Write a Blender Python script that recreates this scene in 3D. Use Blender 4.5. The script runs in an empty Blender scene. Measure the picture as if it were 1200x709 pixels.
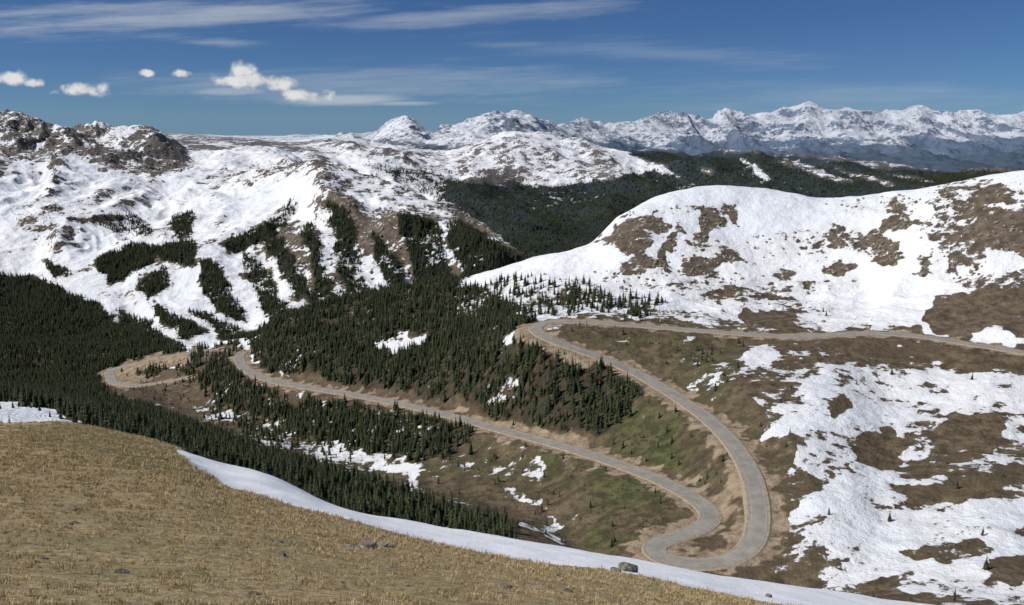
import bpy, math, numpy as np, random
from mathutils import Vector
rng=np.random.default_rng(7); random.seed(5)
scene=bpy.context.scene
F=1039.; TH=math.radians(11.1); CU,CV=600.,354.5
ct,st=math.cos(TH),math.sin(TH)
def ray(u,v):
    yup=(CV-v)/F; y=ct+yup*st
    return (u-CU)/F/y,(yup*ct-st)/y
def proj(a,e):
    f=ct-st*e
    return CU+F*a/f, CV-F*(st+ct*e)/f
# ---------------------------------------------------------------- survey curves (near -> far)
# 3-tuples: bearing/elevation reading + distance ; 4-tuples carry a height directly
Z='z'
C=[]
def curve(pts,rows,rough,aniso=0.): C.append((pts,rows,rough,aniso))
curve([(-300,Z,-2.7,2.5),(1500,Z,-2.7,2.5)],40,.0)
curve([(-300,700,9),(0,709,10),(300,709,11),(600,709,13),(900,720,20),(1060,735,24),(1500,780,26)],70,.03)
curve([(-300,590,24),(0,600,24),(200,615,24),(400,650,22),(600,680,19),(900,713,26),(1060,728,32),(1500,770,36)],90,.03)
curve([(-300,505,70),(0,508,75),(100,515,70),(210,537,62),(260,565,52),(340,590,47),(400,605,45),(480,628,42),(560,645,40),(640,660,38),(750,673,38),(900,705,36),(1060,722,42),(1500,765,48)],40,.03)
curve([(-300,495,100),(0,500,105),(60,497,110),(100,502,105),(200,527,95),(260,545,85),(310,556,80),(345,572,74),(400,596,68),(470,610,64),(540,621,60),(640,637,58),(740,655,56),(850,675,54),(960,690,54),(1060,705,56),(1200,722,60),(1500,755,64)],14,.02)
curve([(-300,Z,-95,200),(400,Z,-118,200),(1500,Z,-135,200)],20,.03)
curve([(-300,480,420),(0,488,420),(60,496,410),(200,534,390),(400,602,370),(600,642,370),(800,676,365),(960,700,345),(1060,712,320),(1200,728,290),(1500,760,280)],45,.04)
curve([(-300,460,750),(0,465,720),(150,490,650),(300,535,540),(400,562,500),(500,588,470),(600,618,440),(760,670,392),(900,692,378),(1060,703,350),(1200,713,318),(1500,750,300)],85,.045)
curve([(-300,Z,-150,1250),(-200,Z,-190,1250),(-90,Z,-300,1200),(0,450,1180),(150,452,1120),(300,492,890),(480,552,655),(640,603,540),(700,645,462),(760,664,425),(900,682,402),(1000,692,378),(1200,698,345),(1500,730,320)],130,.05)
curve([(-300,Z,-130,1500),(-200,Z,-180,1500),(-90,Z,-300,1450),(0,425,1400),(150,436,1230),(230,432,1110),(290,434,1020),(350,452,930),(440,467,845),(540,492,750),(640,517,655),(740,552,570),(810,580,510),(850,620,455),(900,640,430),(1000,640,420),(1200,620,420),(1500,620,430)],120,.05)
curve([(-300,Z,-125,1520),(-200,Z,-178,1520),(-90,Z,-300,1470),(0,415,1420),(150,430,1250),(230,426,1140),(300,422,1055),(350,417,1005),(440,422,925),(500,417,885),(560,402,850),(600,388,825),(640,382,800),(720,383,800),(830,392,775),(930,390,770),(1000,388,770),(1080,392,745),(1200,412,680),(1500,450,600)],55,.05)
curve([(-300,Z,-125,1560),(-200,Z,-176,1560),(-90,Z,-300,1490),(0,408,1440),(150,424,1270),(230,420,1165),(300,410,1090),(350,395,1060),(440,383,1015),(500,373,990),(560,368,960),(620,365,900),(700,355,900),(760,352,900),(900,358,890),(1000,362,860),(1100,345,830),(1200,335,800),(1500,330,750)],130,.085)
curve([(-300,Z,-120,1600),(-200,Z,-175,1600),(-90,Z,-298,1520),(0,398,1480),(150,418,1300),(230,412,1200),(290,400,1130),(340,372,1130),(400,352,1130),(460,340,1120),(520,332,1110),(600,313,1090),(640,300,1080),(690,284,1100),(730,250,1130),(770,230,1150),(830,221,1160),(900,224,1150),(960,232,1120),(1030,228,1090),(1100,215,1040),(1200,202,980),(1500,170,900)],12,.04)
curve([(-300,Z,-115,1680),(-200,Z,-170,1680),(-90,Z,-296,1600),(0,385,1560),(150,408,1400),(230,405,1290),(290,Z,-300,1260),(340,Z,-310,1300),(520,Z,-320,1350),(640,Z,-320,1380),(1500,Z,-330,1400)],45,.05)
curve([(-300,Z,-110,1950),(-200,Z,-160,1950),(-90,Z,-290,1930),(0,325,1900),(100,352,1720),(170,385,1560),(230,397,1480),(290,392,1480),(340,Z,-325,1500),(450,Z,-320,1480),(600,Z,-340,1500),(1500,Z,-380,1700)],130,.06,.4)
curve([(-300,230,2400),(0,240,2350),(100,265,2200),(200,290,1950),(300,290,1850),(400,275,1800),(500,285,1700),(580,308,1600),(620,Z,-350,1600),(1500,Z,-390,1800)],120,.10,.75)
curve([(-300,170,3100),(0,180,3000),(60,195,2900),(130,200,2900),(200,215,2800),(260,215,2700),(320,205,2600),(380,192,2450),(440,207,2300),(480,217,2200),(530,242,2050),(580,280,1850),(610,303,1700),(660,Z,-380,1700),(1500,Z,-390,1850)],45,.10,.7)
curve([(-300,150,3400),(0,152,3350),(60,165,3300),(130,170,3250),(200,185,3200),(240,195,3200),(280,190,3200),(330,187,3050),(380,Z,-170,2900),(440,Z,-260,2650),(530,Z,-330,2300),(610,Z,-370,1950),(1500,Z,-390,2000)],45,.13,1.)
curve([(-300,128,3700),(-100,120,3650),(0,131,3600),(30,135,3600),(60,150,3550),(90,156,3550),(130,151,3500),(170,152,3500),(200,164,3480),(225,180,3450),(260,178,3450),(300,173,3500),(340,178,3500),(380,Z,-190,3400),(440,Z,-260,3000),(530,Z,-360,2500),(610,Z,-390,2150),(1500,Z,-392,2200)],20,.10,.6)
curve([(-300,Z,-100,4300),(200,Z,-130,4300),(380,Z,-200,4000),(440,Z,-260,3600),(540,Z,-390,3000),(620,Z,-395,2750),(1500,Z,-395,2800)],90,.10,.9)
curve([(-300,175,4800),(200,175,4800),(280,178,4700),(340,182,4600),(400,195,4400),(440,198,4300),(500,212,4250),(540,216,4300),(600,218,4400),(660,217,4400),(740,212,4400),(820,216,4300),(900,228,4100),(1000,226,4000),(1100,214,3900),(1200,210,3900),(1500,200,3900)],90,.12,1.5)
curve([(-300,165,6000),(0,165,6000),(200,157,6000),(250,160,6000),(300,163,5900),(340,167,5800),(380,163,5700),(410,161,5600),(460,170,5500),(520,178,5400),(555,167,5400),(580,156,5400),(610,152,5400),(640,155,5400),(665,163,5400),(700,169,5400),(730,176,5300),(780,182,5300),(840,180,5300),(900,182,5300),(960,188,5200),(1050,196,5100),(1130,207,5000),(1200,214,5000),(1500,235,5000)],20,.08,.8)
curve([(-300,Z,-200,7500),(520,Z,-250,7500),(700,Z,-450,7500),(900,Z,-480,8000),(1200,Z,-500,8500),(1500,Z,-500,8500)],70,.10,.8)
curve([(-300,Z,-190,8300),(440,Z,-170,8600),(600,Z,-250,9000),(680,174,10500),(760,176,10800),(840,184,10500),(900,181,10800),(980,187,10500),(1060,180,10800),(1140,185,10500),(1200,178,10800),(1500,180,10800)],30,.12,.9)
curve([(-300,Z,-200,8900),(440,Z,-200,9000),(600,Z,-250,9700),(680,Z,-330,12000),(800,Z,-480,12500),(1500,Z,-480,12500)],50,.13,1.)
curve([(-300,Z,-200,9300),(300,Z,-150,9300),(440,166,9600),(520,166,10100),(600,166,10700),(660,166,12500),(700,166,13500),(800,168,15000),(900,170,16000),(1000,170,16000),(1200,171,16000),(1500,170,16000)],110,.14,1.1)
curve([(-300,162,11000),(0,162,11000),(200,160,11000),(330,162,11000),(400,161,11000),(440,156,11000),(460,146,11000),(475,139,11000),(490,148,11000),(505,156,11300),(530,147,12000),(560,138,12300),(590,134,12500),(620,139,12500),(650,147,13500),(690,141,15000),(720,146,16000),(760,139,17000),(800,133,18000),(830,139,18500),(850,126,18500),(870,136,18500),(900,134,18500),(925,129,18500),(945,121,18500),(970,132,18500),(1000,127,18500),(1030,132,18500),(1060,124,18500),(1080,122,18500),(1100,132,18500),(1130,134,18500),(1160,137,18500),(1200,131,18500),(1500,137,18500)],12,.13,.6)
curve([(-300,Z,-900,60000),(1500,Z,-900,60000)],1,.0)
K=len(C)
# ---------------------------------------------------------------- interpolation helpers
def slopes(x,y):
    h=np.diff(x,axis=0); dl=np.diff(y,axis=0)/h
    m=np.zeros_like(y)
    w1=2*h[1:]+h[:-1]; w2=h[1:]+2*h[:-1]
    with np.errstate(divide='ignore',invalid='ignore'):
        hm=(w1+w2)/(w1/dl[:-1]+w2/dl[1:])
    m[1:-1]=np.where(dl[:-1]*dl[1:]>0,hm,0.)
    m[0]=dl[0]; m[-1]=dl[-1]
    return m
def herm(x0,x1,y0,y1,m0,m1,x):
    h=x1-x0; t=(x-x0)/h
    return (1+2*t)*(1-t)**2*y0+t*(1-t)**2*h*m0+t*t*(3-2*t)*y1+t*t*(t-1)*h*m1
def pchip(xs,ys,x):
    xs=np.array(xs,float); ys=np.array(ys,float)
    if len(xs)==2: return np.interp(x,xs,ys)
    m=slopes(xs[:,None],ys[:,None])[:,0]
    x=np.clip(x,xs[0],xs[-1]); i=np.clip(np.searchsorted(xs,x)-1,0,len(xs)-2)
    return herm(xs[i],xs[i+1],ys[i],ys[i+1],m[i],m[i+1],x)
aa=np.concatenate([np.linspace(-.98,-.67,70,endpoint=False),np.linspace(-.67,.67,1000),np.linspace(.67,.98,71)[1:]])
NC=len(aa)
KD=np.zeros((K,NC)); KZ=np.zeros((K,NC))
for k,(pts,_,_,_) in enumerate(C):
    A=[];L=[];E=[]
    for p in pts:
        if len(p)==4: a,_=ray(p[0],320); d=p[3]; e=p[2]/d
        else: a,e=ray(p[0],p[1]); d=p[2]
        A.append(a);L.append(math.log(d));E.append(e)
    KD[k]=np.exp(pchip(A,L,aa)); 
    if k>0: KD[k]=np.maximum(KD[k],KD[k-1]*1.012+1)
    KZ[k]=pchip(A,E,aa)*KD[k]
SL=slopes(KD,KZ)
D=[];ZZ=[];KF=[];RG=[];AN=[]
for k in range(K-1):
    n=C[k][1]
    for t in np.arange(n)/n:
        d=np.exp(np.log(KD[k])*(1-t)+np.log(KD[k+1])*t)
        D.append(d); ZZ.append(herm(KD[k],KD[k+1],KZ[k],KZ[k+1],SL[k],SL[k+1],d))
        KF.append(k+t); RG.append(C[k][2]*(1-t)+C[k+1][2]*t); AN.append(C[k][3]*(1-t)+C[k+1][3]*t)
D.append(KD[-1]);ZZ.append(KZ[-1]);KF.append(K-1.);RG.append(0);AN.append(0)
D=np.array(D);ZB=np.array(ZZ);KF=np.array(KF);RG=np.array(RG);AN=np.array(AN)
NR=len(KF); X=D*aa[None,:]; Y=D
# ---------------------------------------------------------------- noise
perm=np.tile(rng.permutation(256),2); ang=rng.random(256)*2*np.pi; GX=np.cos(ang);GY=np.sin(ang)
def pn(x,y):
    xi=np.floor(x).astype(np.int64); yi=np.floor(y).astype(np.int64); fx=x-xi; fy=y-yi
    u=fx*fx*fx*(fx*(fx*6-15)+10); v=fy*fy*fy*(fy*(fy*6-15)+10)
    def g(ix,iy,dx,dy):
        h=perm[perm[ix&255]+(iy&255)]; return GX[h]*dx+GY[h]*dy
    n0=g(xi,yi,fx,fy)*(1-u)+g(xi+1,yi,fx-1,fy)*u
    n1=g(xi,yi+1,fx,fy-1)*(1-u)+g(xi+1,yi+1,fx-1,fy-1)*u
    return (n0*(1-v)+n1*v)*1.5
def sm(x,a,b):
    t=np.clip((x-a)/(b-a),0,1); return t*t*(3-2*t)
# the plateau on the far left is gentle, the ranges to the right are alpine, the left summits are crags
wild=np.where((KF>19)[:,None],.25+.75*sm(aa,-.26,-.12)[None,:],1.)
wild=wild*(1+.75*(sm(KF,16.2,17.2)*(1-sm(KF,18.3,19)))[:,None]*(1-sm(aa,-.40,-.34))[None,:])
disp=np.zeros_like(ZB)
for i,L in enumerate([3000,1500,750,380,190,95,48,24,12,6,3,1.5]):
    q=L/D
    w=(1-sm(q,.075,.2))*sm(q,.0025,.006)
    rows=np.where(w.max(axis=1)>0)[0]
    if len(rows)==0: continue
    r0,r1=rows[0],rows[-1]+1
    n=pn(X[r0:r1]/L+i*17.3,Y[r0:r1]/L+i*9.1)
    rid=(.5-2*np.abs(n))*.55
    mix=sm(RG[r0:r1],.05,.08)[:,None]
    disp[r0:r1]+=L*RG[r0:r1][:,None]*w[r0:r1]*(n*(1-mix)+rid*mix)
# gullied ribs running down the mountain sides
r0=np.searchsorted(KF,11.1); 
xs=X[r0:];ys=Y[r0:]
sc=np.maximum(1.,ys/2600.).mean(axis=1)[:,None]; sc=2**np.round(np.log2(sc)); 
wx=xs+.25*ys+75*sc*pn(xs/520/sc,ys/620/sc)+22*sc*pn(xs/150/sc+8,ys/200/sc)
wy=ys+50*sc*pn(xs/300/sc+4,ys/400/sc+2)
rib=np.zeros_like(ZB)
amod=.3+1.2*np.clip(pn(xs/600/sc+3,ys/700/sc)+.45,0,1)
amod2=np.clip(.5+1.8*pn(xs/230/sc+13,ys/260/sc+5),0,1.2)
rib[r0:]=amod*((.5-2*np.abs(pn(wx/220/sc,wy/620/sc+3)))*1.1+amod2*((.5-2*np.abs(pn(wx/95/sc+9,wy/270/sc)))*.45+(.5-2*np.abs(pn(wx/41/sc+5,wy/90/sc)))*.16))
disp[r0:]+=rib[r0:]*AN[r0:][:,None]*26*sc
ZT=ZB+disp*wild
# ---------------------------------------------------------------- roads
def hit(u,v,k0,k1):
    a,e=ray(u,v); c=np.interp(a,aa,np.arange(NC)); i=int(c); f=c-i
    ra,rb=np.searchsorted(KF,[k0,k1])
    d=D[ra:rb,i]*(1-f)+D[ra:rb,min(i+1,NC-1)]*f; z=ZB[ra:rb,i]*(1-f)+ZB[ra:rb,min(i+1,NC-1)]*f
    g=z/d-e; j=np.where(g>=0)[0]
    j=j[0] if len(j) else len(g)-1
    if j==0: dd=d[0]
    else:
        t=-g[j-1]/(g[j]-g[j-1]) if g[j]!=g[j-1] else 0; t=min(max(t,0),1); dd=d[j-1]*(1-t)+d[j]*t
    zz=np.interp(dd,d,z)
    return np.array([a*dd,dd,zz])
def smooth_path(P,step=3.,s=9.,sz=30.):
    P=np.array(P); seg=np.r_[0,np.cumsum(np.linalg.norm(np.diff(P[:,:2],axis=0),axis=1))]
    t=np.arange(0,seg[-1],step); Q=np.stack([np.interp(t,seg,P[:,i]) for i in range(3)],1)
    def gs(q,sig):
        n=int(3*sig/step); kx=np.exp(-.5*(np.arange(-n,n+1)*step/sig)**2); kx/=kx.sum()
        p=np.r_[2*q[0]-q[1:n+1][::-1],q,2*q[-1]-q[-n-1:-1][::-1]]
        return np.convolve(p,kx,'valid')
    return np.stack([gs(Q[:,0],s),gs(Q[:,1],s),gs(Q[:,2],sz)],1)
mainroad=[(1290,425),(1200,412),(1140,403),(1080,393),(1030,390),(990,391),(940,394),(880,392),(830,388),(780,384),(730,379),(690,376),(655,375),(635,377),(624,384),(640,395),(670,406),(710,421),(750,439),(790,463),(825,487),(850,507),(868,530),(882,556),(889,585),(890,612),(886,632),(876,648),(858,660),(832,664),(800,662),(772,656),(758,646),(772,636),(800,628),(826,616),(838,604),(832,592),(805,577),(765,558),(715,540),(660,522),(600,507),(540,490),(480,475),(420,463),(370,455),(325,448),(296,438),(283,428),(279,419),(286,411)]
mr=[hit(u,v,7.,11.6) for u,v in mainroad]
lowroad=[(262,408),(235,411),(205,415),(175,421),(148,429),(128,438),(132,448),(160,452),(195,448),(225,440)]
lr=[hit(u,v,7.,13.) for u,v in lowroad]
P1=smooth_path(mr); P2=smooth_path(lr,s=6)
GS=2.; gx0,gy0=-1100.,250.; GW,GH=1000,750
acc=np.zeros((GH,GW)); accz=np.zeros((GH,GW)); dmin=np.full((GH,GW),999.)
for P in (P1,P2):
    for x,y,z in P:
        ci=int((x-gx0)/GS); cj=int((y-gy0)/GS); R=26
        i0,i1=max(ci-R,0),min(ci+R,GW); j0,j1=max(cj-R,0),min(cj+R,GH)
        if i1<=i0 or j1<=j0: continue
        xx=(gx0+np.arange(i0,i1)*GS)[None,:]-x; yy=(gy0+np.arange(j0,j1)*GS)[:,None]-y
        dd=np.sqrt(xx*xx+yy*yy); w=1/(dd**4+30.)
        acc[j0:j1,i0:i1]+=w; accz[j0:j1,i0:i1]+=w*z; dmin[j0:j1,i0:i1]=np.minimum(dmin[j0:j1,i0:i1],dd)
rz=accz/np.maximum(acc,1e-12)
def gsamp(g,x,y):
    fx=np.clip((x-gx0)/GS,0,GW-1.01); fy=np.clip((y-gy0)/GS,0,GH-1.01); i=fx.astype(int); j=fy.astype(int); fx-=i; fy-=j
    return (g[j,i]*(1-fx)+g[j,i+1]*fx)*(1-fy)+(g[j+1,i]*(1-fx)+g[j+1,i+1]*fx)*fy
RD=np.full_like(ZB,999.)
ra,rb=np.searchsorted(KF,[6.,13.5])
xs=X[ra:rb];ys=Y[ra:rb]
RD[ra:rb]=np.where((xs>gx0)&(xs<gx0+GS*GW)&(ys<gy0+GS*GH),gsamp(dmin,xs,ys),999.)
rzz=gsamp(np.where(acc>0,rz,-9999),xs,ys)
w=1-sm(RD[ra:rb],7.5,34.); w=np.where(rzz<-1000,0,w)
ZT[ra:rb]=ZT[ra:rb]*(1-w)+(rzz-.7)*w
UU,VV=proj(X/D,ZT/D)
# ---------------------------------------------------------------- land cover survey
g0u,g0v,gst=-400.,90.,2.; MW,MH=1000,360
cu=g0u+np.arange(MW)*gst; cv=g0v+np.arange(MH)*gst
CUU,CVV=np.meshgrid(cu,cv)
bands=['F','M','R','S','T']; chs=['snow','tree','rock','dirt','green']
M={b:{c:np.zeros((MH,MW)) for c in chs} for b in bands}
M['F']['snow'][:]=0; M['M']['snow'][:]=.22; M['R']['snow'][:]=1.; M['S']['snow'][:]=.84; M['T']['snow'][:]=.60
M['M']['rock'][:]=0; M['R']['rock'][:]=.6; M['S']['rock'][:]=.7; M['T']['rock'][:]=.7
def inside(poly):
    x,y=CUU,CVV; r=np.zeros(x.shape,bool); n=len(poly)
    for i in range(n):
        x1,y1=poly[i]; x2,y2=poly[(i+1)%n]
        if y1==y2: continue
        c=((y1>y)!=(y2>y))&(x<(x2-x1)*(y-y1)/(y2-y1)+x1); r^=c
    return r
def paint(bs,poly,**kw):
    m=inside(poly)
    for b in bs:
        for c,v in kw.items(): M[b][c][m]=v
# foreground: snow drift along the brow
paint('F',[(200,524),(260,541),(310,551),(345,568),(400,592),(470,606),(540,617),(640,633),(740,651),(850,671),(960,686),(1060,700),(1500,752),(1500,800),(1060,730),(900,706),(800,686),(750,673),(700,667),(640,661),(560,647),(480,629),(400,607),(340,592),(260,567),(225,545)],snow=1)
paint('F',[(20,500),(100,498),(200,525),(260,560),(200,556),(120,540),(30,515)],green=.9)
# right ridge
for p in [[(735,255),(765,250),(785,262),(775,285),(750,300),(715,294),(720,270)],[(790,256),(806,268),(792,300),(780,322),(764,312),(780,285)],[(825,244),(846,258),(830,284),(812,268)],[(800,302),(870,292),(892,303),(820,322),(800,315)],[(978,264),(1010,264),(1046,277),(1070,300),(1040,313),(1008,303),(974,292)],[(1090,234),(1150,238),(1188,256),(1166,292),(1110,301),(1082,275)],[(1026,250),(1055,232),(1080,262),(1030,276)],[(1098,219),(1170,212),(1188,240),(1106,242)],[(1166,248),(1240,236),(1240,302),(1174,296)],[(1120,320),(1240,312),(1240,338),(1132,338)],[(1110,294),(1154,296),(1149,318),(1110,313)],[(1058,324),(1080,298),(1092,324)],[(720,302),(762,297),(775,314),(733,325)],[(895,320),(925,312),(945,318),(915,330)],[(960,310),(985,305),(1005,316),(975,322)],[(850,250),(858,246),(866,262),(856,270)],[(700,282),(712,270),(716,285)]]:
    paint('R',p,snow=.36)
for p in [[(955,236),(1090,220),(1240,200),(1240,212),(1100,232),(1000,250)],[(700,290),(735,250),(790,236),(870,240),(860,256),(780,252),(740,300)],[(800,285),(960,262),(985,272),(975,300),(900,318),(840,300)],[(1050,296),(1200,290),(1230,325),(1090,335)],[(1060,225),(1240,205),(1240,300),(1080,300)],[(640,320),(760,310),(900,322),(1000,330),(1000,345),(800,345),(660,340)]]:
    m=inside(p); M['R']['snow'][m&(M['R']['snow']>.9)]=.68
paint('R',[(862,368),(880,358),(925,360),(940,368),(925,386),(880,385)],snow=.1,rock=.1)
paint('R',[(1075,380),(1100,346),(1140,338),(1200,333),(1400,330),(1400,440),(1200,410),(1140,402)],snow=.25,rock=.2)
paint('R',[(1128,385),(1160,382),(1197,395),(1197,409),(1135,403)],snow=.95)
paint('R',[(640,382),(700,365),(780,372),(860,376),(1000,382),(1080,385),(1080,400),(640,400)],snow=.36,rock=.1)
paint('R',[(700,368),(800,360),(870,372),(800,376)],snow=.62)
paint('R',[(930,372),(1000,368),(1060,380),(1000,386),(935,384)],snow=.7)
paint('R',[(540,338),(620,322),(700,335),(760,352),(780,372),(700,366),(640,376),(600,366)],tree=.42,snow=.60,rock=.2)
paint('R',[(760,350),(860,340),(980,355),(1000,372),(860,360)],tree=.05,snow=.58,rock=.1)
paint('R',[(640,373),(760,370),(850,386),(840,396),(700,392)],tree=.2,snow=.3,green=.5)
# forested spur
H=[(292,402),(300,384),(340,366),(400,345),(470,333),(520,326),(560,338),(612,368),(640,398),(700,420),(760,452),(745,482),(700,515),(640,505),(600,495),(560,478),(480,460),(400,449),(330,436),(296,425)]
paint('MRS',H,tree=1.,snow=.24,rock=0)
for p in [[(440,402),(470,392),(502,388),(495,400),(470,412),(445,416)],[(588,395),(605,385),(615,392),(600,402)]]: paint('MR',p,snow=.8,tree=.08)
paint('MR',[(520,345),(570,352),(590,372),(560,385),(530,365)],tree=.6,snow=.42)
paint('MR',[(600,385),(632,378),(650,398),(700,420),(690,432),(640,412),(605,402)],tree=.15,dirt=.9,snow=.05)
paint('M',[(700,420),(760,450),(800,480),(840,510),(860,545),(870,590),(850,620),(820,570),(760,545),(700,520),(745,480),(760,455)],tree=.16,green=.85,snow=.15)
paint('M',[(560,482),(640,505),(700,520),(690,535),(620,510),(560,492)],dirt=.8,tree=.1)
# below the lower road
paint('M',[(215,470),(330,480),(560,500),(700,535),(800,580),(830,600),(750,640),(660,640),(600,618),(430,570),(250,510)],snow=.33,green=.4,tree=.08)
paint('M',[(230,480),(340,495),(350,515),(430,525),(480,545),(420,545),(300,520)],snow=.5,tree=.3)
paint('M',[(620,520),(740,555),(830,600),(750,645),(690,650),(700,600),(640,560)],green=.9,snow=.12,tree=.10)
paint('M',[(440,543),(485,541),(500,552),(488,565),(492,578),(478,572),(476,556),(440,550)],snow=.75,tree=0)
paint('M',[(575,572),(620,578),(640,590),(652,612),(660,635),(648,632),(642,610),(628,594),(600,584)],snow=.64,tree=0)
paint('M',[(540,585),(610,590),(625,605),(600,620),(560,608)],snow=.1,green=0,tree=0)
paint('M',[(-400,400),(0,425),(100,436),(130,468),(250,512),(340,542),(430,568),(520,598),(600,620),(604,660),(400,630),(0,530),(-400,520)],tree=.9,snow=.25)
paint('M',[(215,432),(268,428),(292,450),(350,468),(345,492),(280,482),(222,470)],tree=.9,snow=.3)
paint('M',[(335,490),(372,468),(430,478),(500,492),(545,505),(545,530),(480,540),(420,525),(350,512)],tree=.95,snow=.3)
paint('M',[(730,530),(800,560),(860,600),(850,560),(830,520),(780,500)],tree=.25,green=.9)
paint('M',[(-400,460),(0,463),(40,474),(80,492),(130,506),(100,520),(-400,510)],snow=1.,tree=.04)
# valley head on the right
paint('M',[(650,385),(840,395),(880,405),(860,440),(890,470),(900,520),(860,500),(820,470),(760,435),(700,405)],snow=.27,green=.5,tree=.13)
paint('M',[(860,420),(960,410),(1100,425),(1300,440),(1300,800),(880,800),(905,650),(905,560),(890,500)],snow=.46,green=.15,tree=.04)
for p in [[(870,415),(905,407),(918,418),(890,430),(870,426)],[(950,432),(1005,424),(1030,450),(1060,458),(1110,462),(1140,440),(1165,440),(1160,455),(1260,465),(1260,525),(1150,535),(1110,505),(1090,540),(1045,548),(1010,530),(965,562),(928,550),(945,505),(900,527),(893,517),(920,490),(952,480),(938,455)],[(960,568),(1030,553),(1100,575),(1260,590),(1260,625),(1100,610),(1000,643),(945,628),(985,600),(925,603)],[(980,662),(1050,622),(1260,640),(1260,700),(1100,703),(1040,682),(940,695)],[(1050,440),(1110,425),(1110,440),(1060,450)]]:
    paint('M',p,snow=.67,tree=.01)
for p in [[(1105,487),(1165,485),(1188,505),(1150,532),(1108,515)],[(1000,512),(1040,500),(1062,520),(1045,552),(1000,542)],[(1040,572),(1150,558),(1185,580),(1100,588)],[(905,560),(930,540),(960,565),(930,600),(905,640)],[(1180,420),(1260,420),(1260,440),(1190,436)],[(1060,640),(1140,632),(1160,650),(1080,662)],[(960,470),(1000,462),(1010,480),(970,490)],[(1120,560),(1200,545),(1240,560),(1180,572)],[(1150,660),(1200,650),(1240,670),(1180,685)]]:
    paint('M',p,snow=.22)
paint('M',[(895,520),(935,510),(925,560),(905,640),(880,660),(870,640),(895,600)],dirt=.35,green=.3,snow=.1)
# valley floor on the left, all bands
VL=[(-400,300),(0,318),(60,334),(120,360),(132,376),(200,400),(232,416),(120,438),(100,465),(0,470),(-400,470)]
paint('MRS',VL,tree=1.,snow=.1,rock=0)
paint('MRS',[(118,438),(150,420),(232,406),(240,420),(200,438),(150,456),(125,450)],tree=.04,snow=.05,dirt=.75)
paint('M',[(160,434),(205,424),(212,432),(170,443)],tree=.6,dirt=.1)
paint('M',[(150,456),(225,444),(250,470),(225,478),(160,468)],tree=.1,dirt=.2,snow=.2)
paint('MR',[(232,406),(280,404),(290,420),(270,432),(215,440)],tree=.5,snow=.2,dirt=.2)
# ski mountain
paint('S',[(-100,100),(0,120),(40,130),(72,158),(75,190),(40,200),(0,210),(-100,220)],snow=.56,rock=1)
paint('S',[(75,145),(180,145),(222,175),(226,200),(180,205),(140,200),(100,190),(80,175)],snow=.52,rock=1)
paint('S',[(230,205),(300,190),(370,185),(372,215),(320,210),(240,225)],snow=.66)
paint('S',[(365,183),(400,188),(440,202),(480,213),(540,240),(580,275),(615,300),(600,312),(560,290),(500,255),(440,230),(400,235),(372,215)],snow=.47,rock=.8)
paint('S',[(375,225),(440,235),(520,265),(600,305),(560,325),(470,340),(400,345),(385,290)],snow=.60)
paint('S',[(300,240),(380,225),(390,290),(380,340),(300,330)],snow=.70)
for p,t in [([(115,305),(150,285),(188,290),(175,312),(130,332),(115,325)],.9),([(160,335),(195,310),(198,335),(170,352)],.9),([(180,290),(228,283),(228,312),(190,305)],.8),([(235,305),(255,308),(290,378),(262,372),(238,345)],.95),([(262,286),(330,255),(342,236),(348,250),(320,278),(275,298)],.9),([(280,298),(302,304),(342,378),(312,378)],.9),([(308,282),(330,278),(365,345),(345,352)],.7),([(350,265),(366,262),(392,340),(374,345)],.6),([(385,235),(410,250),(432,340),(408,350),(392,300)],.85),([(430,270),(448,280),(480,342),(452,346)],.8),([(465,250),(510,256),(530,330),(490,338),(475,290)],.95),([(520,258),(545,262),(612,302),(575,330),(540,330)],1.),([(200,255),(228,248),(228,275),(203,280)],.6),([(95,255),(150,248),(190,275),(150,278),(120,270)],.45),([(45,303),(85,318),(62,328)],.7),([(170,352),(240,388),(215,398),(185,372)],.8),([(215,360),(250,372),(300,400),(262,398)],.7),([(360,345),(420,340),(470,340),(420,362),(370,368)],.8),([(135,365),(175,378),(190,398),(140,385)],.8),([(10,240),(60,250),(80,300),(30,280)],.1)]:
    paint('S',p,tree=t,snow=.36 if t>.5 else .6,rock=.2)
# farther ridges
paint('T',[(-400,100),(360,150),(360,175),(240,190),(-400,200)],snow=.5,rock=.6)
paint('T',[(500,205),(540,214),(600,218),(660,217),(720,212),(745,200),(830,206),(1200,200),(1500,200),(1500,330),(560,330),(520,260)],tree=1,snow=.0,rock=.1)
paint('T',[(420,190),(520,205),(545,250),(520,240)],tree=.7,snow=.3)
paint('T',[(735,176),(800,176),(900,180),(960,186),(1050,194),(1130,205),(1500,235),(1500,260),(740,230),(790,195),(740,183)],tree=1,snow=.0,rock=.1)
for p in [[(895,184),(935,190),(1005,214),(985,216)],[(945,188),(1015,205),(1065,220),(1040,220)],[(1000,193),(1065,206),(1105,216),(1085,216)],[(864,184),(880,188),(905,214),(893,212)],[(818,194),(838,198),(830,208)],[(768,194),(784,198),(805,213),(795,210)]]:
    paint('T',p,tree=.0,snow=.60)
paint('T',[(560,200),(610,196),(640,210),(600,220),(560,216)],tree=.3,snow=.4)
def blur(a,r,it=2):
    for _ in range(it):
        for ax in (0,1):
            s=np.zeros_like(a)
            for o in range(-r,r+1): s+=np.roll(a,o,axis=ax)
            a=s/(2*r+1)
    return a
kb=[0,5,10,12.5,19,K+1]
ATT={c:np.zeros_like(ZB) for c in chs}
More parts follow.
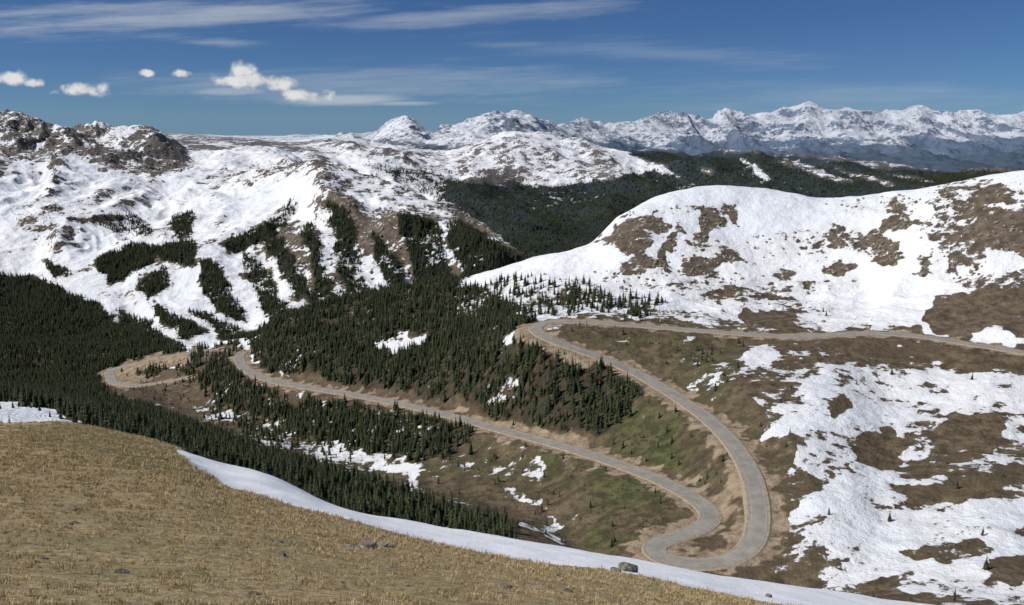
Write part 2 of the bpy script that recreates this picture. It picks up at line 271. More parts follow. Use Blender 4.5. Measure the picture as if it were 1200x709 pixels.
# ragged outlines: survey positions perturbed with ground noise
r0=np.searchsorted(KF,5.)
Ls=D[r0:]*.03; Lq=2**np.round(np.log2(Ls.mean(axis=1)))[:,None]
wu=np.zeros_like(ZB); wv=np.zeros_like(ZB)
for o,(f,am) in enumerate([(1.,9.),(.45,6.),(.2,3.5)]):
    wu[r0:]+=pn(X[r0:]/Lq/f+o*7,Y[r0:]/Lq/f/1.8)*am*1.3; wv[r0:]+=pn(X[r0:]/Lq/f+31+o,Y[r0:]/Lq/f/1.8+11)*am*.8
far_=(KF>19)[:,None]; wu*=np.where(far_,.4,1); wv*=np.where(far_,.25,1)
for bi,b in enumerate(bands):
    r0,r1=np.searchsorted(KF,[kb[bi],kb[bi+1]])
    for c in chs:
        wf=.4 if (b=='S' and c=='tree') else 1.
        x=np.clip((UU[r0:r1]+wu[r0:r1]*wf-g0u)/gst,0,MW-1.01); y=np.clip((VV[r0:r1]+wv[r0:r1]*wf-g0v)/gst,0,MH-1.01)
        i=x.astype(int);j=y.astype(int);x=x-i;y=y-j
        g=blur(M[b][c],1,1)
        ATT[c][r0:r1]=(g[j,i]*(1-x)+g[j,i+1]*x)*(1-y)+(g[j+1,i]*(1-x)+g[j+1,i+1]*x)*y
# the very far range (beyond the forested basin)
r0=np.searchsorted(KF,22.0)
hz=ZT[r0:]; sn=sm(hz+120*pn(X[r0:]/900,Y[r0:]/900),-290,-140)
ATT['tree'][r0:]=(1-sn)*(.85+.6*pn(X[r0:]/1200,Y[r0:]/1200)); ATT['snow'][r0:]=.76*sn; ATT['rock'][r0:]=.8
# wind-scoured ribs keep less snow
ATT['snow']-=np.clip(rib,-.6,1)*AN[:,None]*.42*(ATT['snow']<.99)
# steepness
dz=np.gradient(ZT,axis=0)/np.maximum(np.gradient(D,axis=0),.01)
dx=np.gradient(ZT,axis=1)/np.maximum(np.abs(np.gradient(X,axis=1)),.01)
steep=np.sqrt(dz**2+dx**2)
farm=(KF>13)[:,None]
ATT['snow']-=farm*sm(steep,.5,1.05)*.33
# road cuts
nz=pn(X/14,Y/14)*.5+pn(X/5,Y/5)*.3
cut=(1-sm(RD+nz*18,7.5,20))
ATT['dirt']=np.maximum(ATT['dirt'],cut*.9); ATT['snow']*=1-.85*(1-sm(RD+nz*8,8,17)); ATT['green']*=1-cut
ATT['tree']=np.where(RD<13,0,ATT['tree'])
haze_tint=sm(D,1500,19000)  # distance weight for the aerial haze painted into the ground colour
FL=np.where((KF<13)[:,None],.46,1.)
# ---------------------------------------------------------------- materials
def newmat(n):
    m=bpy.data.materials.new(n); m.use_nodes=True; t=m.node_tree; t.nodes.clear(); return m,t
class NB:
    def __init__(s,t): s.t=t
    def n(s,ty,**kw):
        x=s.t.nodes.new(ty)
        for k,v in kw.items(): setattr(x,k,v)
        return x
    def link(s,a,b): s.t.links.new(a,b)
    def val(s,sock,v):
        if isinstance(v,(int,float)): sock.default_value=v
        elif isinstance(v,(tuple,list)): sock.default_value=v
        else: s.link(v,sock)
    def math(s,op,a,b=0.,c=None,clamp=False):
        x=s.n('ShaderNodeMath',operation=op,use_clamp=clamp); s.val(x.inputs[0],a); s.val(x.inputs[1],b)
        if c is not None: s.val(x.inputs[2],c)
        return x.outputs[0]
    def mix(s,f,a,b,bt='MIX'):
        x=s.n('ShaderNodeMix',data_type='RGBA',blend_type=bt); s.val(x.inputs[0],f)
        s.val(x.inputs[6],a if not isinstance(a,tuple) else (*a,1)); s.val(x.inputs[7],b if not isinstance(b,tuple) else (*b,1)); return x.outputs[2]
    def step(s,v,a,b):
        x=s.n('ShaderNodeMapRange',interpolation_type='SMOOTHSTEP'); s.val(x.inputs[0],v); x.inputs[1].default_value=a;x.inputs[2].default_value=b; return x.outputs[0]
    def noise(s,vec,scale,detail=4,rough=.5):
        x=s.n('ShaderNodeTexNoise'); x.inputs['Scale'].default_value=scale; x.inputs['Detail'].default_value=detail; x.inputs['Roughness'].default_value=rough
        if vec is not None: s.link(vec,x.inputs['Vector'])
        return x.outputs['Fac']
    def out(s,col,rough=.9,bump=None,bd=1.,bs=1.,spec=.2):
        p=s.n('ShaderNodeBsdfPrincipled'); s.val(p.inputs['Base Color'],col if not isinstance(col,tuple) else (*col,1)); s.val(p.inputs['Roughness'],rough); p.inputs['Specular IOR Level'].default_value=spec
        if bump is not None:
            b=s.n('ShaderNodeBump'); b.inputs['Distance'].default_value=bd; b.inputs['Strength'].default_value=bs; s.link(bump,b.inputs['Height']); s.link(b.outputs[0],p.inputs['Normal'])
        o=s.n('ShaderNodeOutputMaterial'); s.link(p.outputs[0],o.inputs[0]); return p
def attrs(b):
    A=b.n('ShaderNodeAttribute',attribute_name='mapA'); B=b.n('ShaderNodeAttribute',attribute_name='mapB')
    sa=b.n('ShaderNodeSeparateColor'); sb=b.n('ShaderNodeSeparateColor'); b.link(A.outputs['Color'],sa.inputs[0]); b.link(B.outputs['Color'],sb.inputs[0])
    return sa.outputs[0],sa.outputs[1],sa.outputs[2],sb.outputs[0],sb.outputs[1],sb.outputs[2]
mt,t=newmat('mountain_ground'); b=NB(t)
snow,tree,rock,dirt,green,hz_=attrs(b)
pos=b.n('ShaderNodeTexCoord').outputs['Object']
nA=b.noise(pos,1/60,9,.68); nB=b.noise(pos,1/9,6,.62); nC=b.noise(pos,1/1.5,4,.6); nD=b.noise(pos,1/300,6,.6); nE=b.noise(pos,1/700,8,.7)
tund=b.mix(b.step(nB,.35,.65),(.075,.055,.036),(.19,.14,.085))
tund=b.mix(b.step(nA,.4,.6),tund,(.115,.083,.052))
tund=b.mix(b.math('MULTIPLY',b.step(nC,.45,.7),.5),tund,(.045,.038,.026))
gcol=b.mix(b.step(nB,.4,.6),(.05,.060,.022),(.115,.118,.045))
col=b.mix(b.math('MULTIPLY',green,b.step(nA,.34,.58)),tund,gcol)
rcol=b.mix(b.step(nB,.3,.7),(.070,.057,.046),(.22,.175,.13))
rcol=b.mix(b.math('MULTIPLY',b.step(nC,.4,.7),.4),rcol,(.06,.05,.04))
col=b.mix(rock,col,rcol)
fcol=b.mix(b.step(nB,.4,.6),(.006,.011,.008),(.030,.040,.020))
fcol=b.mix(b.math('MULTIPLY',b.step(nD,.45,.65),.5),fcol,(.038,.044,.024))
col=b.mix(b.step(b.math('ADD',tree,b.math('MULTIPLY',b.math('SUBTRACT',nB,.5),1.2)),.35,.65),col,fcol)
dcol=b.mix(b.step(nB,.35,.65),(.22,.16,.105),(.38,.295,.20))
col=b.mix(b.step(b.math('ADD',dirt,b.math('MULTIPLY',b.math('SUBTRACT',nB,.5),1.4)),.35,.75),col,dcol)
col=b.mix(b.math('MULTIPLY',b.math('POWER',hz_,.6),.62),col,(.10,.155,.25))  # painted aerial haze: bare ground and forest turn bluer with distance
sv=b.math('ADD',snow,b.math('MULTIPLY',b.math('SUBTRACT',nA,.5),1.9))
sv=b.math('ADD',sv,b.math('MULTIPLY',b.math('SUBTRACT',nB,.5),1.0))
sv=b.math('ADD',sv,b.math('MULTIPLY',b.math('MULTIPLY',b.math('SUBTRACT',nE,.5),2.2),hz_))
sm_=b.step(sv,.47,.53)
scol=b.mix(b.step(nD,.3,.7),(.74,.77,.81),(.84,.84,.84))
scol=b.mix(b.math('MULTIPLY',b.step(sv,.9,.5),.45),scol,(.62,.60,.57))
col=b.mix(sm_,col,scol)
col=b.mix(b.math('MULTIPLY',hz_,.30),col,(.26,.35,.50))  # second coat of painted haze, over the snow as well
bmp=b.math('ADD',b.math('MULTIPLY',nA,11.),b.math('ADD',b.math('MULTIPLY',nB,b.math('SUBTRACT',2.8,b.math('MULTIPLY',sm_,1.8))),b.math('MULTIPLY',nC,b.math('SUBTRACT',.5,b.math('MULTIPLY',sm_,.40)))))
bmp=b.math('ADD',bmp,b.math('MULTIPLY',b.math('MULTIPLY',nE,hz_),260.))
bmp=b.math('ADD',bmp,b.math('MULTIPLY',b.math('MULTIPLY',b.step(nB,.4,.6),tree),4.))
b.out(col,.9,bmp,1.,.9)
mf,t=newmat('alpine_tundra'); b=NB(t)
snow,tree,rock,dirt,green,hz_=attrs(b)
pos=b.n('ShaderNodeTexCoord').outputs['Object']
n1=b.noise(pos,.35,6,.6); n2=b.noise(pos,3.,6,.65); n3=b.noise(pos,16.,5,.7); n0=b.noise(pos,.09,4,.6)
c=b.mix(b.step(n2,.35,.65),(.28,.20,.095),(.52,.40,.215))
c=b.mix(b.math('MULTIPLY',b.step(n1,.45,.62),.5),c,(.27,.235,.11))
c=b.mix(b.math('MULTIPLY',b.step(n0,.45,.62),.35),c,(.34,.235,.13))
c=b.mix(b.math('MULTIPLY',b.step(n3,.5,.7),.55),c,(.17,.125,.065))
c=b.mix(b.math('MULTIPLY',b.step(b.noise(pos,7.,3,.5),.62,.68),.7),c,(.50,.47,.40))
c=b.mix(b.math('MULTIPLY',green,.8),c,b.mix(n2,(.11,.105,.045),(.24,.21,.095)))
sm_=b.step(b.math('ADD',snow,b.math('MULTIPLY',b.math('SUBTRACT',b.noise(pos,.5,6,.6),.5),1.)),.47,.53)
c=b.mix(sm_,c,(.87,.87,.87))
bmp=b.math('ADD',b.math('MULTIPLY',n2,b.math('SUBTRACT',.16,b.math('MULTIPLY',sm_,.10))),b.math('MULTIPLY',n3,b.math('SUBTRACT',.05,b.math('MULTIPLY',sm_,.045))))
b.out(c,.95,bmp,1.,1.)
# ---------------------------------------------------------------- terrain sheet
def grid_mesh(name,X,Y,Zz,mats):
    nr,nc=X.shape; me=bpy.data.meshes.new(name)
    co=np.stack([X,Y,Zz],-1).reshape(-1,3).astype(np.float32)
    me.vertices.add(len(co)); me.vertices.foreach_set('co',co.ravel())
    i=(np.arange(nr-1)[:,None]*nc+np.arange(nc-1)[None,:]).ravel()
    q=np.stack([i,i+1,i+nc+1,i+nc],1).astype(np.int32)
    me.loops.add(q.size); me.loops.foreach_set('vertex_index',q.ravel())
    me.polygons.add(len(q)); me.polygons.foreach_set('loop_start',(np.arange(len(q))*4).astype(np.int32)); me.polygons.foreach_set('loop_total',np.full(len(q),4,np.int32))
    me.polygons.foreach_set('use_smooth',np.ones(len(q),bool))
    for m in mats: me.materials.append(m)
    return me
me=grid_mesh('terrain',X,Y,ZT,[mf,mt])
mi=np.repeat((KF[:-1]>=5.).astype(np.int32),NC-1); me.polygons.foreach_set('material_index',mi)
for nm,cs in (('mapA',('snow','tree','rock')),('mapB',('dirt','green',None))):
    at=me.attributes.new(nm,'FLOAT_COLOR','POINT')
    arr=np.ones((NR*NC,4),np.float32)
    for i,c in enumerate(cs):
        v=np.clip(ATT[c],0,1) if c else haze_tint
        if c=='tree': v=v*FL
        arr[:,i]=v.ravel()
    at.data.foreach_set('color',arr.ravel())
me.update(calc_edges=True)
ob=bpy.data.objects.new('terrain',me); scene.collection.objects.link(ob)
# ---------------------------------------------------------------- road meshes
mg,t=newmat('gravel_shoulder'); b=NB(t); pos=b.n('ShaderNodeTexCoord').outputs['Object']; n=b.noise(pos,.5,6,.65); b.out(b.mix(b.step(n,.3,.7),(.24,.19,.14),(.38,.32,.24)),.95,n,.1)
ma,t=newmat('asphalt'); b=NB(t); pos=b.n('ShaderNodeTexCoord').outputs['Object']; n=b.noise(pos,.12,6,.65); b.out(b.mix(b.step(n,.3,.7),(.225,.208,.185),(.32,.30,.265)),.85)
my,t=newmat('yellow_line_paint'); b=NB(t); b.out((.40,.30,.14),.6)
mw,t=newmat('white_line_paint'); b=NB(t); b.out((.50,.48,.44),.6)
def road(P,name,marks=True):
    T=np.gradient(P[:,:2],axis=0); T/=np.linalg.norm(T,axis=1)[:,None]+1e-9; N=np.stack([T[:,1],-T[:,0]],1)
    V=[];Fc=[];MI=[]
    def strip(offs,mi):
        base=len(V)
        for p,nn in zip(P,N):
            for o,h in offs: V.append((p[0]+nn[0]*o,p[1]+nn[1]*o,p[2]+h))
        m=len(offs)
        for i in range(len(P)-1):
            for j in range(m-1):
                q=base+i*m+j; Fc.append((q,q+m,q+m+1,q+1)); MI.append(mi)
    wv=6.2
    strip([(-wv-3,-2.2),(-wv,-.08),(wv,-.08),(wv+3,-2.2)],0)
    strip([(-4.6,.0),(4.6,.0)],1)
    if marks:
        for o in (-.14,.14): strip([(o-.05,.02),(o+.05,.02)],2)
        for o in (-4.0,4.0): strip([(o-.06,.02),(o+.06,.02)],3)
    m=bpy.data.meshes.new(name); m.from_pydata(V,[],Fc); 
    for x in (mg,ma,my,mw): m.materials.append(x)
    m.polygons.foreach_set('material_index',MI); m.update()
    o=bpy.data.objects.new(name,m); scene.collection.objects.link(o)
road(P1,'mountain_road'); road(P2,'mountain_road.001')
# ---------------------------------------------------------------- plants
mtf,t=newmat('conifer_needles'); b=NB(t); oi=b.n('ShaderNodeObjectInfo').outputs['Random']; pos=b.n('ShaderNodeTexCoord').outputs['Object']
c=b.mix(oi,(.022,.034,.016),(.056,.068,.029)); c=b.mix(b.step(b.noise(pos,3.2,3,.6),.4,.65),c,(.076,.083,.037)); b.out(c,.9)
mtr,t=newmat('conifer_bark'); b=NB(t); b.out((.11,.085,.065),.95)
msh,t=newmat('willow_leaves'); b=NB(t); oi=b.n('ShaderNodeObjectInfo').outputs['Random']; b.out(b.mix(oi,(.075,.052,.033),(.07,.080,.033)),.95)
mgr,t=newmat('dry_grass'); b=NB(t); oi=b.n('ShaderNodeObjectInfo').outputs['Random']
c=b.mix(oi,(.32,.235,.11),(.64,.51,.30)); b.out(c,.9)
mrk,t=newmat('lichen_rock'); b=NB(t); pos=b.n('ShaderNodeTexCoord').outputs['Object']; n=b.noise(pos,3.,8,.65); c=b.mix(b.step(n,.35,.65),(.15,.13,.105),(.38,.34,.28)); c=b.mix(b.step(b.noise(pos,9.,3,.5),.58,.66),c,(.12,.11,.08)); b.out(c,.9,n,.25)
def mkobj(name,V,Fc,MI,mats,coll):
    m=bpy.data.meshes.new(name); m.from_pydata(V,[],Fc)
    for x in mats: m.materials.append(x)
    m.polygons.foreach_set('material_index',MI); m.update()
    o=bpy.data.objects.new(name,m); coll.objects.link(o); return o
def conifer(name,coll,seed,h=1.,wd=.17,bare=.08):
    r=random.Random(seed); V=[];Fc=[];MI=[]
    n=6; lean=(r.uniform(-.02,.02),r.uniform(-.02,.02))
    for k in range(4):
        zz=k/3*.97; rr=.018*(1-zz)+.002
        for i in range(n): V.append((lean[0]*zz+rr*math.cos(i*6.283/n),lean[1]*zz+rr*math.sin(i*6.283/n),zz-.03))
    for k in range(3):
        for i in range(n): Fc.append((k*n+i,k*n+(i+1)%n,(k+1)*n+(i+1)%n,(k+1)*n+i)); MI.append(1)
    tiers=15
    for k in range(tiers):
        f=k/(tiers-1); z0=bare+(1-bare)*f*.97
        R=wd*((1-f)**.8)*r.uniform(.8,1.15)+.012
        nb=8 if f<.6 else 5
        off=r.random()*6.28
        for i in range(nb):
            if r.random()<.1: continue
            an=off+i*6.283/nb+r.uniform(-.25,.25); L=R*r.uniform(.65,1.2); dz=-L*r.uniform(.25,.6); w=L*.42
            ca,sa=math.cos(an),math.sin(an); x0,y0=lean[0]*z0,lean[1]*z0
            q=len(V); zz=z0+r.uniform(-.01,.01)
            V+= [(x0,y0,zz+.03),(x0+ca*L*.55-sa*w,y0+sa*L*.55+ca*w,zz+dz*.7),(x0+ca*L,y0+sa*L,zz+dz*.8),(x0+ca*L*.55+sa*w,y0+sa*L*.55-ca*w,zz+dz*.7),(x0+ca*L*.5,y0+sa*L*.5,zz+dz*.15+.01)]
            Fc+=[(q,q+1,q+4),(q+1,q+2,q+4),(q+2,q+3,q+4),(q+3,q,q+4)]; MI+=[0]*4
    o=mkobj(name,[(x*h,y*h,z*h) for x,y,z in V],Fc,MI,[mtf,mtr],coll); return o
ctree=bpy.data.collections.new('conifer_trees')
for i,(wd,bare) in enumerate([(.17,.05),(.2,.03),(.14,.08),(.23,.02)]): conifer('pine_tree',ctree,11+i,1.,wd,bare)
cshr=bpy.data.collections.new('willow_shrubs')
for s in range(3):
    r=random.Random(50+s); V=[];Fc=[]
    for i in range(90):
        th=r.random()*6.28; ph=math.acos(r.random()); rr=r.uniform(.6,1.); x,y,z=rr*math.sin(ph)*math.cos(th)*(1+.3*math.sin(3*th+s)),rr*math.sin(ph)*math.sin(th),rr*math.cos(ph)*.6
        q=len(V)
        for j in range(3): V.append((x+r.uniform(-.2,.2),y+r.uniform(-.2,.2),z+r.uniform(-.15,.15)))
        Fc.append((q,q+1,q+2))
    mkobj('willow_shrub',V,Fc,[0]*len(Fc),[msh],cshr)
cgr=bpy.data.collections.new('grass_tufts')
for s in range(4):
    r=random.Random(80+s); V=[];Fc=[]
    for i in range(16):
        th=r.random()*6.28; rr=r.random()*.09; x,y=rr*math.cos(th),rr*math.sin(th); h=r.uniform(.04,.1); t2=r.random()*6.28; w=.006; lx,ly=math.cos(th)*h*.7*r.random(),math.sin(th)*h*.7*r.random()
        q=len(V); dxx,dyy=math.cos(t2)*w,math.sin(t2)*w
        V+=[(x-dxx,y-dyy,-.01),(x+dxx,y+dyy,-.01),(x+lx*.4+dxx*.7,y+ly*.4+dyy*.7,h*.6),(x+lx*.4-dxx*.7,y+ly*.4-dyy*.7,h*.6),(x+lx,y+ly,h)]
        Fc+=[(q,q+1,q+2,q+3),(q+3,q+2,q+4)]
    mkobj('grass_tuft',V,Fc,[0]*len(Fc),[mgr],cgr)
# scatter
def scatter(name,coll,P,S,tilt=0.05):
    n=len(P); me=bpy.data.meshes.new(name); me.vertices.add(n); me.vertices.foreach_set('co',P.astype(np.float32).ravel())
    a=me.attributes.new('size','FLOAT_VECTOR','POINT'); a.data.foreach_set('vector',S.astype(np.float32).ravel())
    rot=np.stack([rng.normal(0,tilt,n),rng.normal(0,tilt,n),rng.random(n)*6.283],1)
    a=me.attributes.new('rot','FLOAT_VECTOR','POINT'); a.data.foreach_set('vector',rot.astype(np.float32).ravel())
    ob=bpy.data.objects.new(name,me); scene.collection.objects.link(ob)
    ng=bpy.data.node_groups.new(name+'_scatter','GeometryNodeTree')
    ng.interface.new_socket('Geometry',in_out='INPUT',socket_type='NodeSocketGeometry'); ng.interface.new_socket('Geometry',in_out='OUTPUT',socket_type='NodeSocketGeometry')
    N=ng.nodes; gi=N.new('NodeGroupInput'); go=N.new('NodeGroupOutput'); ip=N.new('GeometryNodeInstanceOnPoints'); ci=N.new('GeometryNodeCollectionInfo')
    ci.inputs['Collection'].default_value=coll; ci.inputs['Separate Children'].default_value=True; ci.inputs['Reset Children'].default_value=True
    a1=N.new('GeometryNodeInputNamedAttribute'); a1.data_type='FLOAT_VECTOR'; a1.inputs[0].default_value='size'
    a2=N.new('GeometryNodeInputNamedAttribute'); a2.data_type='FLOAT_VECTOR'; a2.inputs[0].default_value='rot'
    er=N.new('FunctionNodeEulerToRotation'); rv=N.new('FunctionNodeRandomValue'); rv.data_type='INT'; rv.inputs[4].default_value=0; rv.inputs[5].default_value=50
    l=ng.links.new; l(gi.outputs[0],ip.inputs['Points']); l(ci.outputs[0],ip.inputs['Instance']); ip.inputs['Pick Instance'].default_value=True
    l(rv.outputs[2],ip.inputs['Instance Index']); l(a2.outputs[0],er.inputs[0]); l(er.outputs[0],ip.inputs['Rotation']); l(a1.outputs[0],ip.inputs['Scale']); l(ip.outputs[0],go.inputs[0])
    md=ob.modifiers.new('scatter','NODES'); md.node_group=ng
    return ob
XD=np.abs(np.gradient(X,axis=1)); YD=np.abs(np.gradient(Y,axis=0)); AREA=XD*YD
def sample(dens,r0,r1,maxn):
    w=(dens*AREA[r0:r1]).ravel(); tot=w.sum(); n=int(min(tot,maxn)); print('scatter',tot,n)
    cs=np.cumsum(w); idx=np.searchsorted(cs,rng.random(n)*tot); i=idx//NC+r0; j=idx%NC
    i=np.clip(i,r0,NR-2); j=np.clip(j,0,NC-2); f=rng.random(n); g=rng.random(n)
    def bl(A): return (A[i,j]*(1-g)+A[i,j+1]*g)*(1-f)+(A[i+1,j]*(1-g)+A[i+1,j+1]*g)*f
    return np.stack([bl(X),bl(Y),bl(ZT)],1),i,j
def forest(k0,k1,per,cap,far=False):
    r0,r1=np.searchsorted(KF,[k0,k1])
    clump=.45+1.*np.clip(pn(X[r0:r1]/18,Y[r0:r1]/18)*1.2+.5+pn(X[r0:r1]/60,Y[r0:r1]/60)*.6,0,1)
    td=ATT['tree'][r0:r1]
    dens=td**1.3*clump/per; inS=((KF[r0:r1]>13)&(KF[r0:r1]<19))[:,None]
    dens=dens*np.where(inS&(td<.97),.7+.5*sm(rib[r0:r1],-.35,.5),1.)
    if far: dens=dens*(D[r0:r1]<5200)
    dens[np.abs(np.broadcast_to(aa[None,:],dens.shape))>(.72 if k0>12.7 else .9)]=0
    P,i,j=sample(dens,r0,r1,cap)
    hs=rng.uniform(.5,1.15,len(P))*11.*np.where(ATT['tree'][i,j]<.3,.55,1.)
    wdt=rng.uniform(.85,1.3,len(P))
    if far: hs=hs*1.25; wdt=wdt*1.2
    return P,np.stack([hs*wdt,hs*wdt,hs],1)
Fp=[forest(5.6,12.5,16.,65000),forest(12.5,19.,19.,58000),forest(19.,20.9,90.,45000,True)]
scatter('conifer_forest',ctree,np.concatenate([f[0] for f in Fp]),np.concatenate([f[1] for f in Fp]),.03)
r0,r1=np.searchsorted(KF,[6.,12.])
sd=np.clip(.75-ATT['snow'][r0:r1],0,1)*np.clip(1-ATT['dirt'][r0:r1],0,1)*np.clip(1-ATT['rock'][r0:r1],0,1)*(RD[r0:r1]>14)*np.clip(pn(X[r0:r1]/35+4,Y[r0:r1]/35)*1.6+.3,0,1)/17.
P,i,j=sample(sd,r0,r1,36000)
s=rng.uniform(.5,1.5,len(P)); scatter('willow_thicket',cshr,P,np.stack([s,s,s*.8],1),.05)
r0,r1=np.searchsorted(KF,[.5,4.0])
gd=(ATT['snow'][r0:r1]<.45)*500./D[r0:r1]*(np.abs(aa)[None,:]<.8)*np.clip(.6+pn(X[r0:r1]/1.2,Y[r0:r1]/1.2)*1.2,0.05,1.5)
P,i,j=sample(gd,r0,r1,60000)
s=rng.uniform(.6,1.3,len(P))*np.clip(P[:,1]/22,.8,2.2); scatter('dry_grass',cgr,P,np.stack([s,s,s*.8],1),.1)
# ---------------------------------------------------------------- stones
import bmesh
def rockmesh(seed,sub,sx=1.,sy=.8,sz=.55):
    bm=bmesh.new(); bmesh.ops.create_icosphere(bm,subdivisions=sub,radius=1.); r=random.Random(seed)
    pl=[(Vector((r.gauss(0,1),r.gauss(0,1),r.gauss(0,.7))).normalized(),r.uniform(.5,.85)) for _ in range(14)]
    for vv in bm.verts:
        c=vv.co.copy()
        for nn,dd in pl:
            k=c.dot(nn)-dd
            if k>0: c-=nn*k
        vv.co=Vector((c.x*sx,c.y*sy,c.z*sz))
    m=bpy.data.meshes.new('boulder'); bm.to_mesh(m); bm.free(); m.materials.append(mrk); return m
crk=bpy.data.collections.new('rock_fragments')
for s in range(4):
    o=bpy.data.objects.new('rock_fragment',rockmesh(200+s,2,1.,.75,.7)); crk.objects.link(o)
r0,r1=np.searchsorted(KF,[10.4,12.])
q=ATT['snow'][r0:r1]; sd=np.where((q<.72)&(ATT['rock'][r0:r1]>.3)&(RD[r0:r1]>12),1,0.)*(.35+.65*(q<.5))*np.clip(pn(X[r0:r1]/14,Y[r0:r1]/14)*2+.3,0,1)/14.
Pa,i,j=sample(sd,r0,r1,12000); sa=rng.uniform(.4,1.,len(Pa))**2*3.+.3
r0,r1=np.searchsorted(KF,[13.6,18.8])
sd=np.where((ATT['snow'][r0:r1]<.6)&(ATT['rock'][r0:r1]>.5),1,0.)*(np.abs(aa)[None,:]<.7)*np.clip(pn(X[r0:r1]/40,Y[r0:r1]/40)*2+.3,0,1)/120.
Pb,i,j=sample(sd,r0,r1,14000); sb=rng.uniform(.4,1.,len(Pb))**2*6+1
P=np.concatenate([Pa,Pb]); s=np.concatenate([sa,sb]); scatter('rock_outcrops',crk,P,np.stack([s,s,s],1),.4)
r0,r1=np.searchsorted(KF,[.5,4.0])
sd=(ATT['snow'][r0:r1]<.45)*9./D[r0:r1]*(np.abs(aa)[None,:]<.8)*np.clip(pn(X[r0:r1]/4,Y[r0:r1]/4)*2+.2,0,1)
P,i,j=sample(sd,r0,r1,2500); s=rng.uniform(.3,1.,len(P))**2.5*.14+.02; scatter('scattered_stones',crk,P,np.stack([s,s,s*.7],1),.3)
def boulder(u,v,size,seed,flat=.55):
    p=hit(u,v,.5,4.4)
    o=bpy.data.objects.new('boulder',rockmesh(seed,4,size,size*.8,size*flat)); o.location=(p[0],p[1],p[2]+size*flat*.2); o.rotation_euler=(.1,.25,random.Random(seed).random()*6); scene.collection.objects.link(o)
for q in [(735,670,.72,1),(722,672,.35,2),(430,642,.5,3,.3),(415,643,.35,4,.3),(447,640,.35,5,.3),(900,700,.3,6),(330,652,.2,7),(560,662,.22,8)]: boulder(*q)
# ---------------------------------------------------------------- sun, sky, camera
S=Vector((-.70,-.16,.68)).normalized()
el=math.asin(S.z); rot=math.atan2(S.x,S.y)
sun=bpy.data.lights.new('sun','SUN'); sun.energy=4.4; sun.angle=math.radians(.53); sun.color=(1.,.965,.91)
so=bpy.data.objects.new('sun',sun); so.rotation_euler=S.to_track_quat('Z','Y').to_euler(); scene.collection.objects.link(so)
w=bpy.data.worlds.new('World'); scene.world=w; w.use_nodes=True; t=w.node_tree; t.nodes.clear(); b=NB(t)
gen=b.n('ShaderNodeTexCoord').outputs['Generated']
sp=b.n('ShaderNodeSeparateXYZ'); b.link(gen,sp.inputs[0])
zc=b.math('MAXIMUM',sp.outputs[2],.012)
cb=b.n('ShaderNodeCombineXYZ'); b.link(sp.outputs[0],cb.inputs[0]); b.link(sp.outputs[1],cb.inputs[1]); b.link(zc,cb.inputs[2])
sky=b.n('ShaderNodeTexSky'); sky.sky_type='NISHITA'; sky.sun_disc=False; sky.sun_elevation=el; sky.sun_rotation=rot; sky.altitude=3700; sky.air_density=1.; sky.dust_density=.3; sky.ozone_density=2.
b.link(cb.outputs[0],sky.inputs['Vector'])
yy=b.math('MAXIMUM',sp.outputs[1],.08)
A=b.math('DIVIDE',sp.outputs[0],yy); E=b.math('DIVIDE',sp.outputs[2],yy)
def comb(x,y):
    c=b.n('ShaderNodeCombineXYZ'); b.val(c.inputs[0],x); b.val(c.inputs[1],y); return c.outputs[0]
AE=comb(A,E)
nw=b.noise(comb(b.math('MULTIPLY',A,5.),b.math('MULTIPLY',b.math('SUBTRACT',E,b.math('MULTIPLY',A,.04)),60.)),1.,8,.65)
nc=b.noise(AE,42.,7,.6)
def ell(u,v,ru,rv,slope=0.):
    a0,e0=ray(u,v); ra=ru/F; re=rv/F
    dx=b.math('SUBTRACT',A,a0); dy=b.math('SUBTRACT',b.math('SUBTRACT',E,e0),b.math('MULTIPLY',dx,slope))
    q=b.math('ADD',b.math('POWER',b.math('ABSOLUTE',b.math('DIVIDE',dx,ra)),2.),b.math('POWER',b.math('ABSOLUTE',b.math('DIVIDE',dy,re)),2.))
    return b.math('SUBTRACT',1.,b.math('SQRT',q))
cir=None
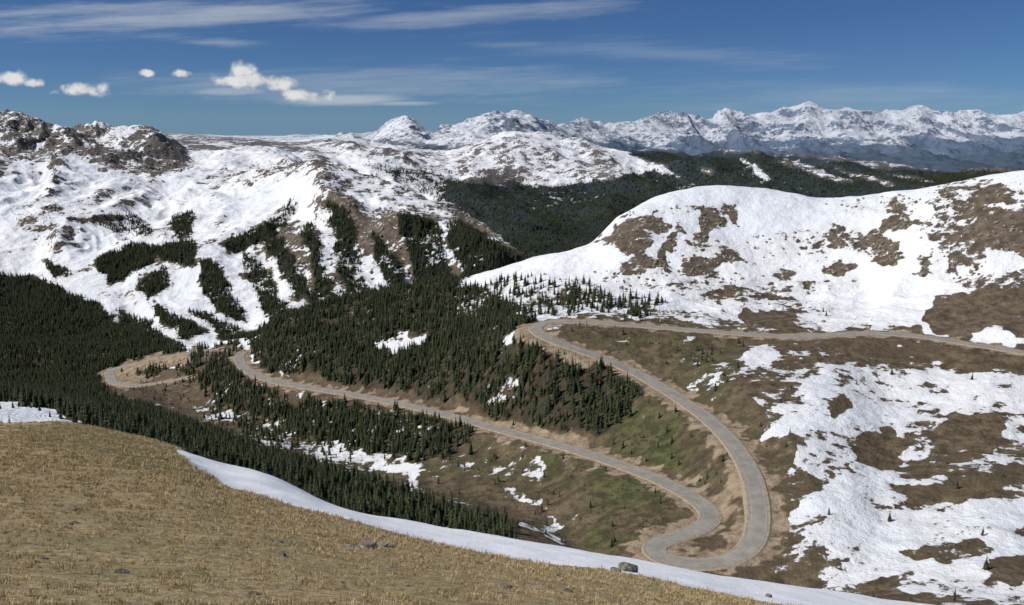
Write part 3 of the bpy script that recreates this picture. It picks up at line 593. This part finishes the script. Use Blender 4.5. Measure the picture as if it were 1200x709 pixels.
for (u,v,ru,rv,sl,st_) in [(180,20,420,24,.03,.62),(540,18,280,13,.05,.42),(265,50,60,7,.0,.45),(450,97,420,28,0,.34),(600,52,110,7,0,.25),(750,60,280,16,-.05,.2),(980,115,320,24,0,.22)]:
    m=b.math('ADD',ell(u,v,ru,rv,sl),b.math('MULTIPLY',b.math('SUBTRACT',nw,.5),2.6)); m=b.math('MULTIPLY',b.step(m,.0,1.15),st_)
    cir=m if cir is None else b.math('MAXIMUM',cir,m)
for (u,v,ru,rv,sl,st_) in [(410,117,100,9,0.02,.75),(470,121,60,4,0,.55),(270,107,60,7,.0,.55)]:
    m=b.math('ADD',ell(u,v,ru,rv,sl),b.math('MULTIPLY',b.math('SUBTRACT',nw,.5),1.2)); m=b.math('MULTIPLY',b.step(m,.0,.8),st_)
    cir=b.math('MAXIMUM',cir,m)
cum=None
for (u,v,ru,rv) in [(285,82,22,11),(300,94,42,12),(325,97,30,10),(268,96,20,8),(100,104,34,10),(12,93,24,11),(38,98,14,6),(210,86,18,6),(173,86,12,5),(360,112,34,9)]:
    m=b.math('ADD',ell(u,v,ru,rv),b.math('MULTIPLY',b.math('SUBTRACT',nc,.5),2.1)); m=b.step(m,.05,.75)
    cum=m if cum is None else b.math('MAXIMUM',cum,m)
tint=b.mix(b.step(sp.outputs[2],.28,.6),(.245,.37,.55),(.75,.85,.95))  # upper sky, out of view, brightened to add fill light to the shadows
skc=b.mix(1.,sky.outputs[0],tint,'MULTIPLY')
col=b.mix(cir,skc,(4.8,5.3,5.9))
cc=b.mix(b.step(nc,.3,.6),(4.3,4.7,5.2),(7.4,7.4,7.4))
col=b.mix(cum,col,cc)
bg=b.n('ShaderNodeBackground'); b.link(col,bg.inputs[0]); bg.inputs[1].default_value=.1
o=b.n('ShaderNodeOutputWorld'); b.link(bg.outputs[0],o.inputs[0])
cam=bpy.data.cameras.new('camera'); cam.sensor_width=36; cam.sensor_fit='HORIZONTAL'; cam.lens=36*F/1200; cam.clip_start=.1; cam.clip_end=200000
co=bpy.data.objects.new('camera',cam); co.rotation_euler=(math.pi/2-TH,0,0); scene.collection.objects.link(co); scene.camera=co
scene.view_settings.view_transform='Standard'; scene.view_settings.look='None'; scene.view_settings.exposure=0
